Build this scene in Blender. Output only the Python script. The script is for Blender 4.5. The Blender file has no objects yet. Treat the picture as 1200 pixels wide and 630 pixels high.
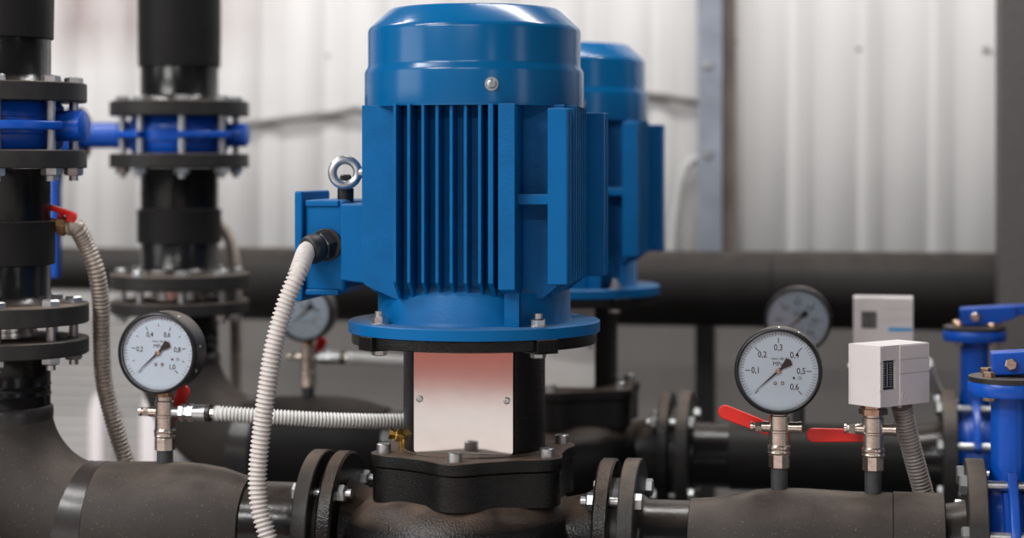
import bpy, bmesh, math, random
from mathutils import Vector, Matrix
random.seed(7)
PI = math.pi
SC = bpy.context.scene
COL = SC.collection

# ------------------------------------------------------------------ camera set-up (metres)
ZC = 1.10                       # height of the camera above the plant-room floor
YAW = math.radians(10.4)
CX, CY = 0.532, -2.607
FPX = 2230.0
CO, SI = math.cos(YAW), math.sin(YAW)
AX = ZC - 0.515                 # height of the pump / pipe axis


def at(px, py, Y):
    """point of the plane y = Y that the photograph shows at pixel px, py"""
    t = (px - 600) / FPX
    d = (Y - CY) / (CO + t * SI)
    return Vector((CX - SI * d + CO * t * d, Y, ZC - (py - 195) / FPX * d))


def zz(dz):
    return ZC + dz


# ------------------------------------------------------------------ materials
def nd(nt, kind, **kw):
    n = nt.nodes.new(kind)
    for k, v in kw.items():
        setattr(n, k, v)
    return n


MATS = {}


def mat(name, col, rough=0.5, metal=0.0, var=0.0, vscale=30, bump=0.0, bscale=200, dust=0.0,
        dustcol=(0.25, 0.185, 0.14), coat=0.0, spec=0.5, rvar=0.0, speck=0.0):
    m = bpy.data.materials.new(name)
    m.use_nodes = True
    nt = m.node_tree
    b = nt.nodes['Principled BSDF']
    b.inputs['Base Color'].default_value = (*col, 1)
    b.inputs['Roughness'].default_value = rough
    b.inputs['Metallic'].default_value = metal
    b.inputs['Specular IOR Level'].default_value = spec
    b.inputs['Coat Weight'].default_value = coat
    b.inputs['Coat Roughness'].default_value = 0.15
    L = nt.links.new
    tc = nd(nt, 'ShaderNodeTexCoord')
    cur = None
    if var > 0:
        n = nd(nt, 'ShaderNodeTexNoise')
        n.inputs['Scale'].default_value = vscale
        n.inputs['Detail'].default_value = 6
        L(tc.outputs['Object'], n.inputs['Vector'])
        r = nd(nt, 'ShaderNodeMapRange')
        r.inputs[1].default_value = 0.3
        r.inputs[2].default_value = 0.7
        r.inputs[3].default_value = 1 - var
        r.inputs[4].default_value = 1 + var
        L(n.outputs['Fac'], r.inputs[0])
        mx = nd(nt, 'ShaderNodeVectorMath', operation='SCALE')
        mx.inputs[0].default_value = col
        L(r.outputs[0], mx.inputs['Scale'])
        cur = mx.outputs[0]
        if rvar > 0:
            rr = nd(nt, 'ShaderNodeMapRange')
            rr.inputs[1].default_value = 0.3
            rr.inputs[2].default_value = 0.7
            rr.inputs[3].default_value = max(0.02, rough - rvar)
            rr.inputs[4].default_value = min(1, rough + rvar)
            L(n.outputs['Fac'], rr.inputs[0])
            L(rr.outputs[0], b.inputs['Roughness'])
    if dust > 0:
        g = nd(nt, 'ShaderNodeNewGeometry')
        sx = nd(nt, 'ShaderNodeSeparateXYZ')
        L(g.outputs['Normal'], sx.inputs[0])
        r = nd(nt, 'ShaderNodeMapRange')
        r.inputs[1].default_value = 0.45
        r.inputs[2].default_value = 1.0
        r.inputs[3].default_value = 0.0
        r.inputs[4].default_value = dust
        L(sx.outputs['Z'], r.inputs[0])
        n2 = nd(nt, 'ShaderNodeTexNoise')
        n2.inputs['Scale'].default_value = 22
        n2.inputs['Detail'].default_value = 8
        L(tc.outputs['Object'], n2.inputs['Vector'])
        r2 = nd(nt, 'ShaderNodeMapRange')
        r2.inputs[1].default_value = 0.3
        r2.inputs[2].default_value = 0.68
        r2.inputs[3].default_value = 0.25
        r2.inputs[4].default_value = 1.0
        L(n2.outputs['Fac'], r2.inputs[0])
        mu = nd(nt, 'ShaderNodeMath', operation='MULTIPLY')
        L(r.outputs[0], mu.inputs[0])
        L(r2.outputs[0], mu.inputs[1])
        mix = nd(nt, 'ShaderNodeMix', data_type='RGBA')
        L(mu.outputs[0], mix.inputs['Factor'])
        if cur is not None:
            L(cur, mix.inputs['A'])
        else:
            mix.inputs['A'].default_value = (*col, 1)
        mix.inputs['B'].default_value = (*dustcol, 1)
        cur = mix.outputs['Result']
        rm = nd(nt, 'ShaderNodeMapRange')
        rm.inputs[3].default_value = rough
        rm.inputs[4].default_value = 0.85
        L(mu.outputs[0], rm.inputs[0])
        L(rm.outputs[0], b.inputs['Roughness'])
    if speck > 0:                                   # scattered pale grit
        n3 = nd(nt, 'ShaderNodeTexNoise')
        n3.inputs['Scale'].default_value = 420
        n3.inputs['Detail'].default_value = 2
        L(tc.outputs['Object'], n3.inputs['Vector'])
        r3 = nd(nt, 'ShaderNodeMapRange')
        r3.inputs[1].default_value = 0.66
        r3.inputs[2].default_value = 0.78
        r3.inputs[4].default_value = speck
        L(n3.outputs['Fac'], r3.inputs[0])
        mix = nd(nt, 'ShaderNodeMix', data_type='RGBA')
        L(r3.outputs[0], mix.inputs['Factor'])
        if cur is not None:
            L(cur, mix.inputs['A'])
        else:
            mix.inputs['A'].default_value = (*col, 1)
        mix.inputs['B'].default_value = (0.42, 0.36, 0.31, 1)
        cur = mix.outputs['Result']
    if cur is not None:
        L(cur, b.inputs['Base Color'])
    if bump > 0:
        n4 = nd(nt, 'ShaderNodeTexNoise')
        n4.inputs['Scale'].default_value = bscale
        n4.inputs['Detail'].default_value = 3
        L(tc.outputs['Object'], n4.inputs['Vector'])
        bp = nd(nt, 'ShaderNodeBump')
        bp.inputs['Strength'].default_value = bump
        bp.inputs['Distance'].default_value = 0.002
        L(n4.outputs['Fac'], bp.inputs['Height'])
        L(bp.outputs[0], b.inputs['Normal'])
    MATS[name] = m
    return m


M_BLUE = mat('motor_blue_enamel', (0.0, 0.102, 0.295), 0.38, spec=0.16, var=0.06, vscale=14, bump=0.10, bscale=260, dust=0.38,
             dustcol=(0.2, 0.27, 0.34))
M_BLUE_CAST = mat('motor_blue_cast', (0.0, 0.097, 0.278), 0.42, spec=0.16, var=0.10, vscale=30, bump=0.28, bscale=330, dust=0.5,
                  dustcol=(0.2, 0.25, 0.3))
M_COWL = mat('fan_cowl_blue_enamel', (0.0, 0.092, 0.252), 0.2, spec=0.36, var=0.04, vscale=6, bump=0.03, bscale=120)
M_VALVE = mat('valve_blue_epoxy', (0.002, 0.068, 0.40), 0.3, spec=0.35, var=0.1, vscale=24, bump=0.14, bscale=160, dust=0.2)
M_PUMP = mat('pump_black_cast_iron', (0.005, 0.0047, 0.0047), 0.24, var=0.2, vscale=40, bump=0.5, bscale=330, dust=0.85,
             dustcol=(0.16, 0.110, 0.082), spec=0.27)
M_PIPE = mat('pipe_black_gloss', (0.005, 0.005, 0.0055), 0.22, spec=0.3, var=0.25, vscale=18, bump=0.3, bscale=50, dust=0.25)
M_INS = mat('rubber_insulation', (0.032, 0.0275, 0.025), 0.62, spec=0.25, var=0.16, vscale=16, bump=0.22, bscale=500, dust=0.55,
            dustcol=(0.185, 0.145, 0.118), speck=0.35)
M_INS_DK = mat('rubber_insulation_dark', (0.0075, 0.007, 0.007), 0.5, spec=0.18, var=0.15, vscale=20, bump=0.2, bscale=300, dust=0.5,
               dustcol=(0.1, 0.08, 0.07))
M_TAPE = mat('black_tape', (0.022, 0.020, 0.021), 0.3, var=0.1, vscale=30, bump=0.12, bscale=60, dust=0.1)
M_FLANGE = mat('flange_grey_steel', (0.020, 0.019, 0.0187), 0.45, spec=0.28, var=0.22, vscale=45, bump=0.25, bscale=180, dust=0.8,
               dustcol=(0.20, 0.15, 0.115))
M_ZINC = mat('zinc_plated_steel', (0.50, 0.515, 0.52), 0.36, metal=1.0, var=0.12, vscale=60, bump=0.1, bscale=300)
M_NICKEL = mat('nickel_plated_brass', (0.56, 0.49, 0.43), 0.27, metal=1.0, var=0.14, vscale=70, bump=0.1, bscale=250)
M_BRASS = mat('yellow_brass', (0.76, 0.47, 0.13), 0.25, metal=1.0, var=0.1, vscale=70)
M_BRONZE = mat('dull_bronze', (0.30, 0.18, 0.09), 0.4, metal=1.0, var=0.25, vscale=90)
M_COPPER = mat('copper_brown_fitting', (0.42, 0.29, 0.21), 0.34, metal=1.0, var=0.25, vscale=80)
M_SS = mat('brushed_stainless', (0.72, 0.69, 0.67), 0.09, metal=1.0, var=0.03, vscale=40)
M_PLATE = mat('pale_matt_plate', (0.62, 0.60, 0.58), 0.45, var=0.05, vscale=30)
M_CHROME = mat('bright_steel', (0.72, 0.68, 0.66), 0.2, metal=1.0, var=0.1, vscale=60, bump=0.1, bscale=120)
M_COND = mat('white_pvc_conduit', (0.56, 0.52, 0.50), 0.5, spec=0.3, var=0.06, vscale=40, dust=0.15)
M_CONDG = mat('grey_pvc_conduit', (0.55, 0.55, 0.54), 0.45, var=0.06, vscale=40, dust=0.1)
M_CONDD = mat('grey_spiral_conduit', (0.30, 0.275, 0.26), 0.4, var=0.1, vscale=60, dust=0.2)
M_HOSE = mat('braided_metal_hose', (0.40, 0.345, 0.30), 0.5, metal=0.5, var=0.2, vscale=120, bump=0.3, bscale=500)
M_SWITCH = mat('warm_white_plastic', (0.63, 0.585, 0.585), 0.42, var=0.03, vscale=20, bump=0.03, bscale=400)
M_RED = mat('red_vinyl_grip', (0.72, 0.018, 0.012), 0.35, var=0.08, vscale=40)
M_DIAL = mat('dial_white', (0.70, 0.83, 0.97), 0.55, spec=0.2, var=0.015, vscale=30)
M_INK = mat('dial_ink', (0.015, 0.016, 0.02), 0.6, var=0.05, vscale=50)
M_CASE = mat('gauge_black_case', (0.022, 0.02, 0.019), 0.36, var=0.15, vscale=50, bump=0.12, bscale=300, dust=1.0,
             dustcol=(0.22, 0.165, 0.13))
M_BEZEL = mat('gauge_bezel', (0.010, 0.010, 0.011), 0.4, spec=0.35, var=0.1, vscale=50, bump=0.05, bscale=300)
M_BLACKPL = mat('black_plastic', (0.012, 0.012, 0.013), 0.38, var=0.15, vscale=60, dust=0.25)
M_STUB = mat('dark_primer_stub', (0.03, 0.031, 0.035), 0.6, var=0.25, vscale=80, bump=0.3, bscale=250)
M_STRIPE = mat('cyan_print', (0.0, 0.28, 0.6), 0.5, var=0.03, vscale=30)
M_HEADER = mat('header_insulation', (0.014, 0.0125, 0.012), 0.6, spec=0.25, var=0.15, vscale=12, bump=0.2, bscale=150, dust=0.4,
               dustcol=(0.12, 0.095, 0.08))
M_GALV = mat('galvanised_steel', (0.36, 0.40, 0.47), 0.42, metal=0.85, var=0.2, vscale=9, bump=0.1, bscale=60)
M_RUST = mat('brown_primer_steel', (0.17, 0.14, 0.125), 0.6, var=0.2, vscale=10)
M_POST = mat('charcoal_painted_post', (0.085, 0.078, 0.078), 0.55, var=0.08, vscale=60, bump=0.1, bscale=400)
M_CABLE = mat('grey_cable', (0.15, 0.14, 0.135), 0.5, var=0.1, vscale=40)
M_FLOOR = mat('concrete_floor', (0.6, 0.57, 0.55), 0.55, var=0.12, vscale=3, bump=0.1, bscale=40)
M_CEIL = mat('ceiling_grey', (0.2, 0.2, 0.2), 0.7, var=0.03, vscale=3)
M_ROOM = mat('far_wall_paint', (0.16, 0.155, 0.15), 0.6, var=0.04, vscale=3)
M_BRICK = mat('oxide_red_paint', (0.26, 0.055, 0.038), 0.6, var=0.12, vscale=4)
M_LAMP = mat('lamp_housing', (0.7, 0.7, 0.7), 0.4, var=0.02, vscale=10)
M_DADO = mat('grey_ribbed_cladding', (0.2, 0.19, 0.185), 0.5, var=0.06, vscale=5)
M_DADO_LIT = mat('lit_grey_ribbed_cladding', (0.44, 0.43, 0.425), 0.5, var=0.06, vscale=5)  # paler left copy: stronger light from the left put into the colour
M_BOUNCE_CUT = mat('dark_bounce_cut', (0.05, 0.048, 0.047), 0.6, var=0.1, vscale=6)
M_STRUT = mat('white_strut', (0.92, 0.86, 0.88), 0.5, var=0.03, vscale=8)


def wall_material():
    m = mat('white_profiled_sheet', (0.86, 0.85, 0.845), 0.38, var=0.025, vscale=4)
    nt = m.node_tree
    b = nt.nodes['Principled BSDF']
    L = nt.links.new
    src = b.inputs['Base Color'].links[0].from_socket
    # reddish reflection painted into the sheet colour as streaks, high on the left
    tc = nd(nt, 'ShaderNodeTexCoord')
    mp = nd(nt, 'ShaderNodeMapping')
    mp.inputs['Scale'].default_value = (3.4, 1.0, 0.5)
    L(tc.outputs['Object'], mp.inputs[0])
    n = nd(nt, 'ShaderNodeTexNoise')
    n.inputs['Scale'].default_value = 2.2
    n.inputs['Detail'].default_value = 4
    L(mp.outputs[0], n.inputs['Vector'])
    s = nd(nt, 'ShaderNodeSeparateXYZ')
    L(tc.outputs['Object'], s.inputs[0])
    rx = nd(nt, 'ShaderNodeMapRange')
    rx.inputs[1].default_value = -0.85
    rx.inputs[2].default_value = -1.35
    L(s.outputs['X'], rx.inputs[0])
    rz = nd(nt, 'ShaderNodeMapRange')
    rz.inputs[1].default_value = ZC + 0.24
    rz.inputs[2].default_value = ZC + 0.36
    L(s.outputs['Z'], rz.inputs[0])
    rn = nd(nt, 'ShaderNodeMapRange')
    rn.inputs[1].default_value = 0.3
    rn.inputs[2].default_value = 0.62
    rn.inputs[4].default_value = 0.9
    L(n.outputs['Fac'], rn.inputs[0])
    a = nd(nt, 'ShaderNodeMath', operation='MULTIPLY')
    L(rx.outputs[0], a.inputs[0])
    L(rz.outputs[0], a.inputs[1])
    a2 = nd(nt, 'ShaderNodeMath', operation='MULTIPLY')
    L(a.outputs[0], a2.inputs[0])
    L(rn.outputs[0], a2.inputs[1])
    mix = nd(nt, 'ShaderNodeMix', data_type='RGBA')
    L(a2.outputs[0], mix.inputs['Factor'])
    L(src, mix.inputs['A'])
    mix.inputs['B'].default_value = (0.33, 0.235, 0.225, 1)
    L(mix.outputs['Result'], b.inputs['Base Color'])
    return m


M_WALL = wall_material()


def glass_material():
    m = bpy.data.materials.new('gauge_glass')
    m.use_nodes = True
    nt = m.node_tree
    nt.nodes.remove(nt.nodes['Principled BSDF'])
    out = nt.nodes['Material Output']
    t = nd(nt, 'ShaderNodeBsdfTransparent')
    g = nd(nt, 'ShaderNodeBsdfGlossy')
    g.inputs['Roughness'].default_value = 0.04
    f = nd(nt, 'ShaderNodeFresnel')
    f.inputs['IOR'].default_value = 1.4
    mx = nd(nt, 'ShaderNodeMixShader')
    nt.links.new(f.outputs[0], mx.inputs[0])
    nt.links.new(t.outputs[0], mx.inputs[1])
    nt.links.new(g.outputs[0], mx.inputs[2])
    nt.links.new(mx.outputs[0], out.inputs[0])
    return m


M_GLASS = glass_material()


# ------------------------------------------------------------------ mesh helpers
def basis(ax):
    w = Vector(ax).normalized()
    ref = Vector((0, 0, 1)) if abs(w.z) < 0.9 else Vector((1, 0, 0))
    u = ref.cross(w).normalized()
    v = w.cross(u)
    return u, v, w


def spline(pts, step):
    """Catmull-Rom through pts, resampled evenly at about step"""
    P = [Vector(p) for p in pts]
    P = [P[0] * 2 - P[1]] + P + [P[-1] * 2 - P[-2]]
    raw = []
    for i in range(1, len(P) - 2):
        for k in range(24):
            t = k / 24
            a, b, c, d = P[i - 1], P[i], P[i + 1], P[i + 2]
            raw.append(0.5 * ((2 * b) + (c - a) * t + (2 * a - 5 * b + 4 * c - d) * t * t + (3 * b - a - 3 * c + d) * t ** 3))
    raw.append(P[-2])
    L = [0]
    for i in range(1, len(raw)):
        L.append(L[-1] + (raw[i] - raw[i - 1]).length)
    n = max(2, int(round(L[-1] / step)))
    out, j = [], 0
    for k in range(n + 1):
        s = L[-1] * k / n
        while j < len(L) - 2 and L[j + 1] < s:
            j += 1
        f = (s - L[j]) / max(1e-9, L[j + 1] - L[j])
        out.append(raw[j].lerp(raw[j + 1], min(1, f)))
    return out


class MB:
    def __init__(s):
        s.bm = bmesh.new()

    def face(s, vs):
        try:
            return s.bm.faces.new(vs)
        except ValueError:
            return None

    def box(s, c, d, rz=0.0, M=None):
        c = Vector(c)
        R = M if M is not None else Matrix.Rotation(rz, 3, 'Z')
        vs = []
        for x in (-.5, .5):
            for y in (-.5, .5):
                for z in (-.5, .5):
                    vs.append(s.bm.verts.new(c + R @ Vector((x * d[0], y * d[1], z * d[2]))))
        for q in ((0, 1, 3, 2), (4, 6, 7, 5), (0, 4, 5, 1), (2, 3, 7, 6), (0, 2, 6, 4), (1, 5, 7, 3)):
            s.face([vs[i] for i in q])
        return s

    def bx(s, x0, x1, y0, y1, z0, z1):
        return s.box(((x0 + x1) / 2, (y0 + y1) / 2, (z0 + z1) / 2), (abs(x1 - x0), abs(y1 - y0), abs(z1 - z0)))

    def lathe(s, o, ax, prof, seg=48, cap=True, ph=0.0, loop=False):
        """prof: list of (t along the axis, radius)"""
        o = Vector(o)
        u, v, w = basis(ax)
        rings = []
        for t, r in prof:
            if r < 1e-6:
                rings.append([s.bm.verts.new(o + w * t)])
            else:
                rings.append([s.bm.verts.new(o + w * t + (u * math.cos(ph + 2 * PI * k / seg) + v * math.sin(ph + 2 * PI * k / seg)) * r)
                              for k in range(seg)])
        pairs = list(zip(rings, rings[1:]))
        if loop:
            pairs.append((rings[-1], rings[0]))
        for A, B in pairs:
            for k in range(seg):
                k2 = (k + 1) % seg
                if len(A) == 1 and len(B) == 1:
                    continue
                if len(A) == 1:
                    s.face([A[0], B[k2], B[k]])
                elif len(B) == 1:
                    s.face([A[k], A[k2], B[0]])
                else:
                    s.face([A[k], A[k2], B[k2], B[k]])
        if cap and not loop:
            if len(rings[0]) > 1:
                s.face(list(reversed(rings[0])))
            if len(rings[-1]) > 1:
                s.face(rings[-1])
        return s

    def cyl(s, p0, p1, r, r1=None, seg=24, ph=0.0):
        p0, p1 = Vector(p0), Vector(p1)
        d = p1 - p0
        return s.lathe(p0, d, [(0, r), (d.length, r if r1 is None else r1)], seg, ph=ph)

    def washer(s, o, ax, r0, r1, t0, t1, seg=48):
        return s.lathe(o, ax, [(t0, r0), (t0, r1), (t1, r1), (t1, r0)], seg, cap=False, loop=True)

    def tube(s, pts, rad, seg=14, cap=True):
        """rad: number or function(index) -> radius"""
        n = len(pts)
        T = [(pts[min(i + 1, n - 1)] - pts[max(i - 1, 0)]).normalized() for i in range(n)]
        u, v, w = basis(T[0])
        rings = []
        for i in range(n):
            u = (u - T[i] * u.dot(T[i])).normalized()
            v = T[i].cross(u)
            r = rad(i) if callable(rad) else rad
            rings.append([s.bm.verts.new(pts[i] + (u * math.cos(2 * PI * k / seg) + v * math.sin(2 * PI * k / seg)) * r) for k in range(seg)])
        for A, B in zip(rings, rings[1:]):
            for k in range(seg):
                k2 = (k + 1) % seg
                s.face([A[k], A[k2], B[k2], B[k]])
        if cap:
            s.face(list(reversed(rings[0])))
            s.face(rings[-1])
        return s

    def prism(s, poly, z0, z1, o=(0, 0, 0), M=None):
        """poly in local xy, extruded along local z"""
        o = Vector(o)
        M = M if M is not None else Matrix.Identity(3)
        A = [s.bm.verts.new(o + M @ Vector((x, y, z0))) for x, y in poly]
        B = [s.bm.verts.new(o + M @ Vector((x, y, z1))) for x, y in poly]
        n = len(poly)
        s.face(list(reversed(A)))
        s.face(B)
        for k in range(n):
            k2 = (k + 1) % n
            s.face([A[k], A[k2], B[k2], B[k]])
        return s

    def arcseg(s, o, ax, r0, r1, a0, a1, t0, t1, n=16):
        o = Vector(o)
        u, v, w = basis(ax)
        rings = []
        for k in range(n + 1):
            a = a0 + (a1 - a0) * k / n
            e = u * math.cos(a) + v * math.sin(a)
            rings.append([s.bm.verts.new(o + e * r + w * t) for r, t in ((r0, t0), (r1, t0), (r1, t1), (r0, t1))])
        for A, B in zip(rings, rings[1:]):
            for k in range(4):
                k2 = (k + 1) % 4
                s.face([A[k], A[k2], B[k2], B[k]])
        s.face(list(reversed(rings[0])))
        s.face(rings[-1])
        return s

    def build(s, name, m, parent=None, bevel=0.0, angle=32):
        bmesh.ops.recalc_face_normals(s.bm, faces=s.bm.faces[:])
        lim = math.radians(angle)
        for f in s.bm.faces:
            f.smooth = True
        if not bevel:
            for e in s.bm.edges:
                if len(e.link_faces) == 2:
                    if e.calc_face_angle(0) > lim:
                        e.smooth = False
        me = bpy.data.meshes.new(name)
        s.bm.to_mesh(me)
        s.bm.free()
        me.materials.append(m)
        o = bpy.data.objects.new(name, me)
        COL.objects.link(o)
        if parent is not None:
            o.parent = parent
            if parent.type == 'EMPTY':
                o.location = -parent.location
        if bevel:
            b = o.modifiers.new('bevel', 'BEVEL')
            b.width = bevel
            b.segments = 2
            b.limit_method = 'ANGLE'
            b.angle_limit = math.radians(angle)
            w = o.modifiers.new('normals', 'WEIGHTED_NORMAL')
            w.keep_sharp = False
        return o


def thing(name, label, cat, loc, group=None):
    o = bpy.data.objects.new(name, None)
    o.empty_display_size = 0.05
    o.location = loc
    COL.objects.link(o)
    tag(o, label, cat, group)
    return o


def tag(o, label, cat, group=None):
    o['label'] = label
    o['category'] = cat
    if group:
        o['group'] = group
    return o


def struct(o):
    o['kind'] = 'structure'
    return o


def text_mesh(mb, body, size, centre, M, width=1.0):
    """lay flat lettering in the local xy plane of M around centre"""
    cu = bpy.data.curves.new('lettering', 'FONT')
    cu.body = body
    cu.size = size
    cu.align_x = 'CENTER'
    cu.align_y = 'CENTER'
    cu.resolution_u = 3
    cu.extrude = 0.00012
    cu.offset = 0.00011 if size > .009 else 0.0
    ob = bpy.data.objects.new('lettering', cu)
    COL.objects.link(ob)
    dg = bpy.context.evaluated_depsgraph_get()
    me = bpy.data.meshes.new_from_object(ob.evaluated_get(dg))
    vs = [mb.bm.verts.new(Vector(centre) + M @ Vector((v.co.x * width, v.co.y, v.co.z))) for v in me.vertices]
    for p in me.polygons:
        mb.face([vs[i] for i in p.vertices])
    bpy.data.meshes.remove(me)
    bpy.data.objects.remove(ob)
    bpy.data.curves.remove(cu)


def hexbolt(mb, p, ax, r_hex, h, rot=0.0):
    """a hexagon head or nut sitting at p, rising along ax, top edges chamfered"""
    mb.lathe(p, ax, [(0, r_hex), (h * 0.82, r_hex), (h, r_hex * 0.84)], 6, ph=rot)


def bolt_through(p_head, p_nut, r_hex=.0115, h=.0095, shank=.0068, tail=.008, rot=None):
    """bolt: head outside p_head, nut outside p_nut, threaded tail past the nut"""
    a, b = Vector(p_head), Vector(p_nut)
    d = (b - a).normalized()
    mb = MB()
    rot = random.uniform(0, 1) if rot is None else rot
    mb.cyl(a - d * h * 0.5, b + d * (h * 1.1 + tail), shank, seg=12)
    hexbolt(mb, a, -d, r_hex, h, rot)
    hexbolt(mb, b, d, r_hex, h * 1.15, rot + 0.3)
    return mb


# ------------------------------------------------------------------ the setting
def corrugated(name, x0, x1, y, z0, z1, m):
    mb = MB()
    bm = mb.bm
    per, pts = 0.165, []
    x = x0
    while x < x1:
        pts += [(x, 0), (x + 0.098, 0), (x + 0.106, -0.010), (x + 0.134, -0.010), (x + 0.158, 0)]
        x += per
    lo = [bm.verts.new((px, y + py, z0)) for px, py in pts]
    hi = [bm.verts.new((px, y + py, z1)) for px, py in pts]
    for i in range(len(pts) - 1):
        mb.face([lo[i], lo[i + 1], hi[i + 1], hi[i]])
    o = mb.build(name, m, angle=20)
    so = o.modifiers.new('thickness', 'SOLIDIFY')
    so.thickness = 0.004
    return o


YW = 2.02
RX0, RX1, RY0, RZ1 = -4.2, 4.2, -5.2, 3.3
struct(MB().bx(RX0, RX1, RY0, YW + .1, -0.12, 0).build('floor', M_FLOOR))
struct(MB().bx(RX0, RX1, RY0, YW + .1, RZ1, RZ1 + .1).build('ceiling', M_CEIL))
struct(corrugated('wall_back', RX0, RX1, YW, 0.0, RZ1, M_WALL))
mb = MB()
mb.bx(RX0, 2.75, RY0 - .1, RY0, 0.0, RZ1)
mb.bx(3.15, RX1, RY0 - .1, RY0, 0.0, RZ1)
mb.bx(2.75, 3.15, RY0 - .1, RY0, 0.0, 0.5)
mb.bx(2.75, 3.15, RY0 - .1, RY0, 2.9, RZ1)
struct(mb.build('wall_front', M_ROOM))
struct(MB().bx(RX0 + .06, 2.7, RY0 + .002, RY0 + .016, 0.0, 0.168).build('reflection_strip_front', M_LAMP))  # unseen pale strip added to brighten the guard plate's reflection
struct(MB().bx(RX0 + .06, 2.7, RY0 + .002, RY0 + .014, 0.17, 1.28).build('trim_1', M_BRICK))


def wall_with_openings(name, x, ys, openings, z0, z1):
    """side wall at x with rectangular openings (ya, yb, za, zb)"""
    mb = MB()
    y = ys[0]
    for (ya, yb, za, zb) in openings:
        mb.bx(x - .05, x + .05, y, ya, z0, z1)
        mb.bx(x - .05, x + .05, ya, yb, z0, za)
        mb.bx(x - .05, x + .05, ya, yb, zb, z1)
        y = yb
    mb.bx(x - .05, x + .05, y, ys[1], z0, z1)
    return struct(mb.build(name, M_ROOM))


LW = [(-4.2, -1.2, 1.0, 3.0)]
RW = [(-2.65, -1.85, 0.4, 3.0)]
wall_with_openings('wall_left', RX0, (RY0, YW), LW, 0, RZ1)
wall_with_openings('wall_right', RX1, (RY0, YW), RW, 0, RZ1)

# lower cladding with fine horizontal ribs, in front of the sheet
mb = MB()
zt, k = zz(-0.27), 0
pts = []
z = 0.0
while z < zt:
    pts += [(-0.012, z), (-0.012, z + 0.019), (-0.0145, z + 0.021), (-0.0145, z + 0.0235), (-0.012, z + 0.0255)]
    z += 0.0255
pts = [(0.0, 0.0)] + pts + [(0.0, z)]
YD = 1.935
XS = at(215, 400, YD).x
for n_, xa, xb, m_ in (('trim_2', RX0 + .06, XS - .002, M_DADO_LIT), ('trim_3', XS + .002, RX1 - .06, M_DADO)):
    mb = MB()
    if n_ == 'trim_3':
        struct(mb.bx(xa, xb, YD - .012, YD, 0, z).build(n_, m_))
        continue
    L_ = [mb.bm.verts.new((xa, YD + a, b)) for a, b in pts]
    R_ = [mb.bm.verts.new((xb, YD + a, b)) for a, b in pts]
    for i in range(len(pts) - 1):
        mb.face([L_[i], R_[i], R_[i + 1], L_[i + 1]])
    mb.face(list(reversed(L_)))
    mb.face(R_)
    struct(mb.build(n_, m_))
# unseen dark slab added under the pump row to cut floor bounce
struct(MB().bx(RX0 + .06, RX1 - .06, -0.9, YD - .02, 0.0, 0.02).build('bounce_cut_slab', M_BOUNCE_CUT))

# world: overcast daylight outside the openings
w = bpy.data.worlds.new('overcast')
SC.world = w
w.use_nodes = True
w.node_tree.nodes['Background'].inputs[0].default_value = (0.93, 0.97, 1.0, 1)
w.node_tree.nodes['Background'].inputs[1].default_value = 0.5


def area(name, loc, rot, sx, sy, power, col=(1, 1, 1)):
    d = bpy.data.lights.new(name, 'AREA')
    d.shape = 'RECTANGLE'
    d.size, d.size_y = sx, sy
    d.energy = power
    d.color = col
    o = bpy.data.objects.new(name, d)
    o.location = loc
    o.rotation_euler = rot
    COL.objects.link(o)
    return o


# left: added fill; right and front: daylight through openings; lamps under the ceiling
area('fill_left', (RX0 + .06, -2.7, 2.0), (0, math.radians(-90), 0), 1.9, 2.9, 45, (0.95, 0.98, 1.0))
for ya, yb, za, zb in RW:
    area('daylight_right', (RX1 - .06, (ya + yb) / 2, (za + zb) / 2), (0, math.radians(90), 0), zb - za, yb - ya, 9, (0.97, 0.98, 1.0))
area('daylight_front', (2.95, RY0 + .03, 1.7), (math.radians(90), 0, 0), .4, 2.4, 9, (0.97, 0.98, 1.0))
LAMPS = [(-1.5, -1.3, 50), (-2.0, 0.55, 44), (0.6, 0.75, 46), (-1.7, -3.0, 112), (0.2, -3.9, 52)]
for i, (x, y, pw) in enumerate(LAMPS):
    t = thing('ceiling_lamp', 'long white ceiling lamp over the plant room', 'lamp', (x, y, 3.0), 'ceiling lamps')
    MB().bx(x - .75, x + .75, y - .09, y + .09, 3.02, 3.08).build('housing', M_LAMP, t, bevel=.008)
    for sx in (-.5, .5):
        MB().cyl((x + sx, y, 3.07), (x + sx, y, RZ1), .008, seg=8).build('hanger', M_LAMP, t)
    area('lamp_light', (x, y, 3.01), (0, 0, 0), 1.45, 0.16, pw, (1.0, 0.985, 0.965))


# ------------------------------------------------------------------ electric motors
def bolt_on_plate(p, up=0.0, r=0.0105, h=0.009, stud=0.007):
    mb = MB()
    p = Vector(p)
    mb.lathe(p, (0, 0, 1), [(-0.001, r * 1.25), (0.0018, r * 1.25)], 20)
    hexbolt(mb, p + Vector((0, 0, .0015)), (0, 0, 1), r, h, random.uniform(0, 1))
    if stud:
        mb.cyl(p, p + Vector((0, 0, h + stud + .0015)), r * 0.56, seg=14)
    return mb


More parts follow.
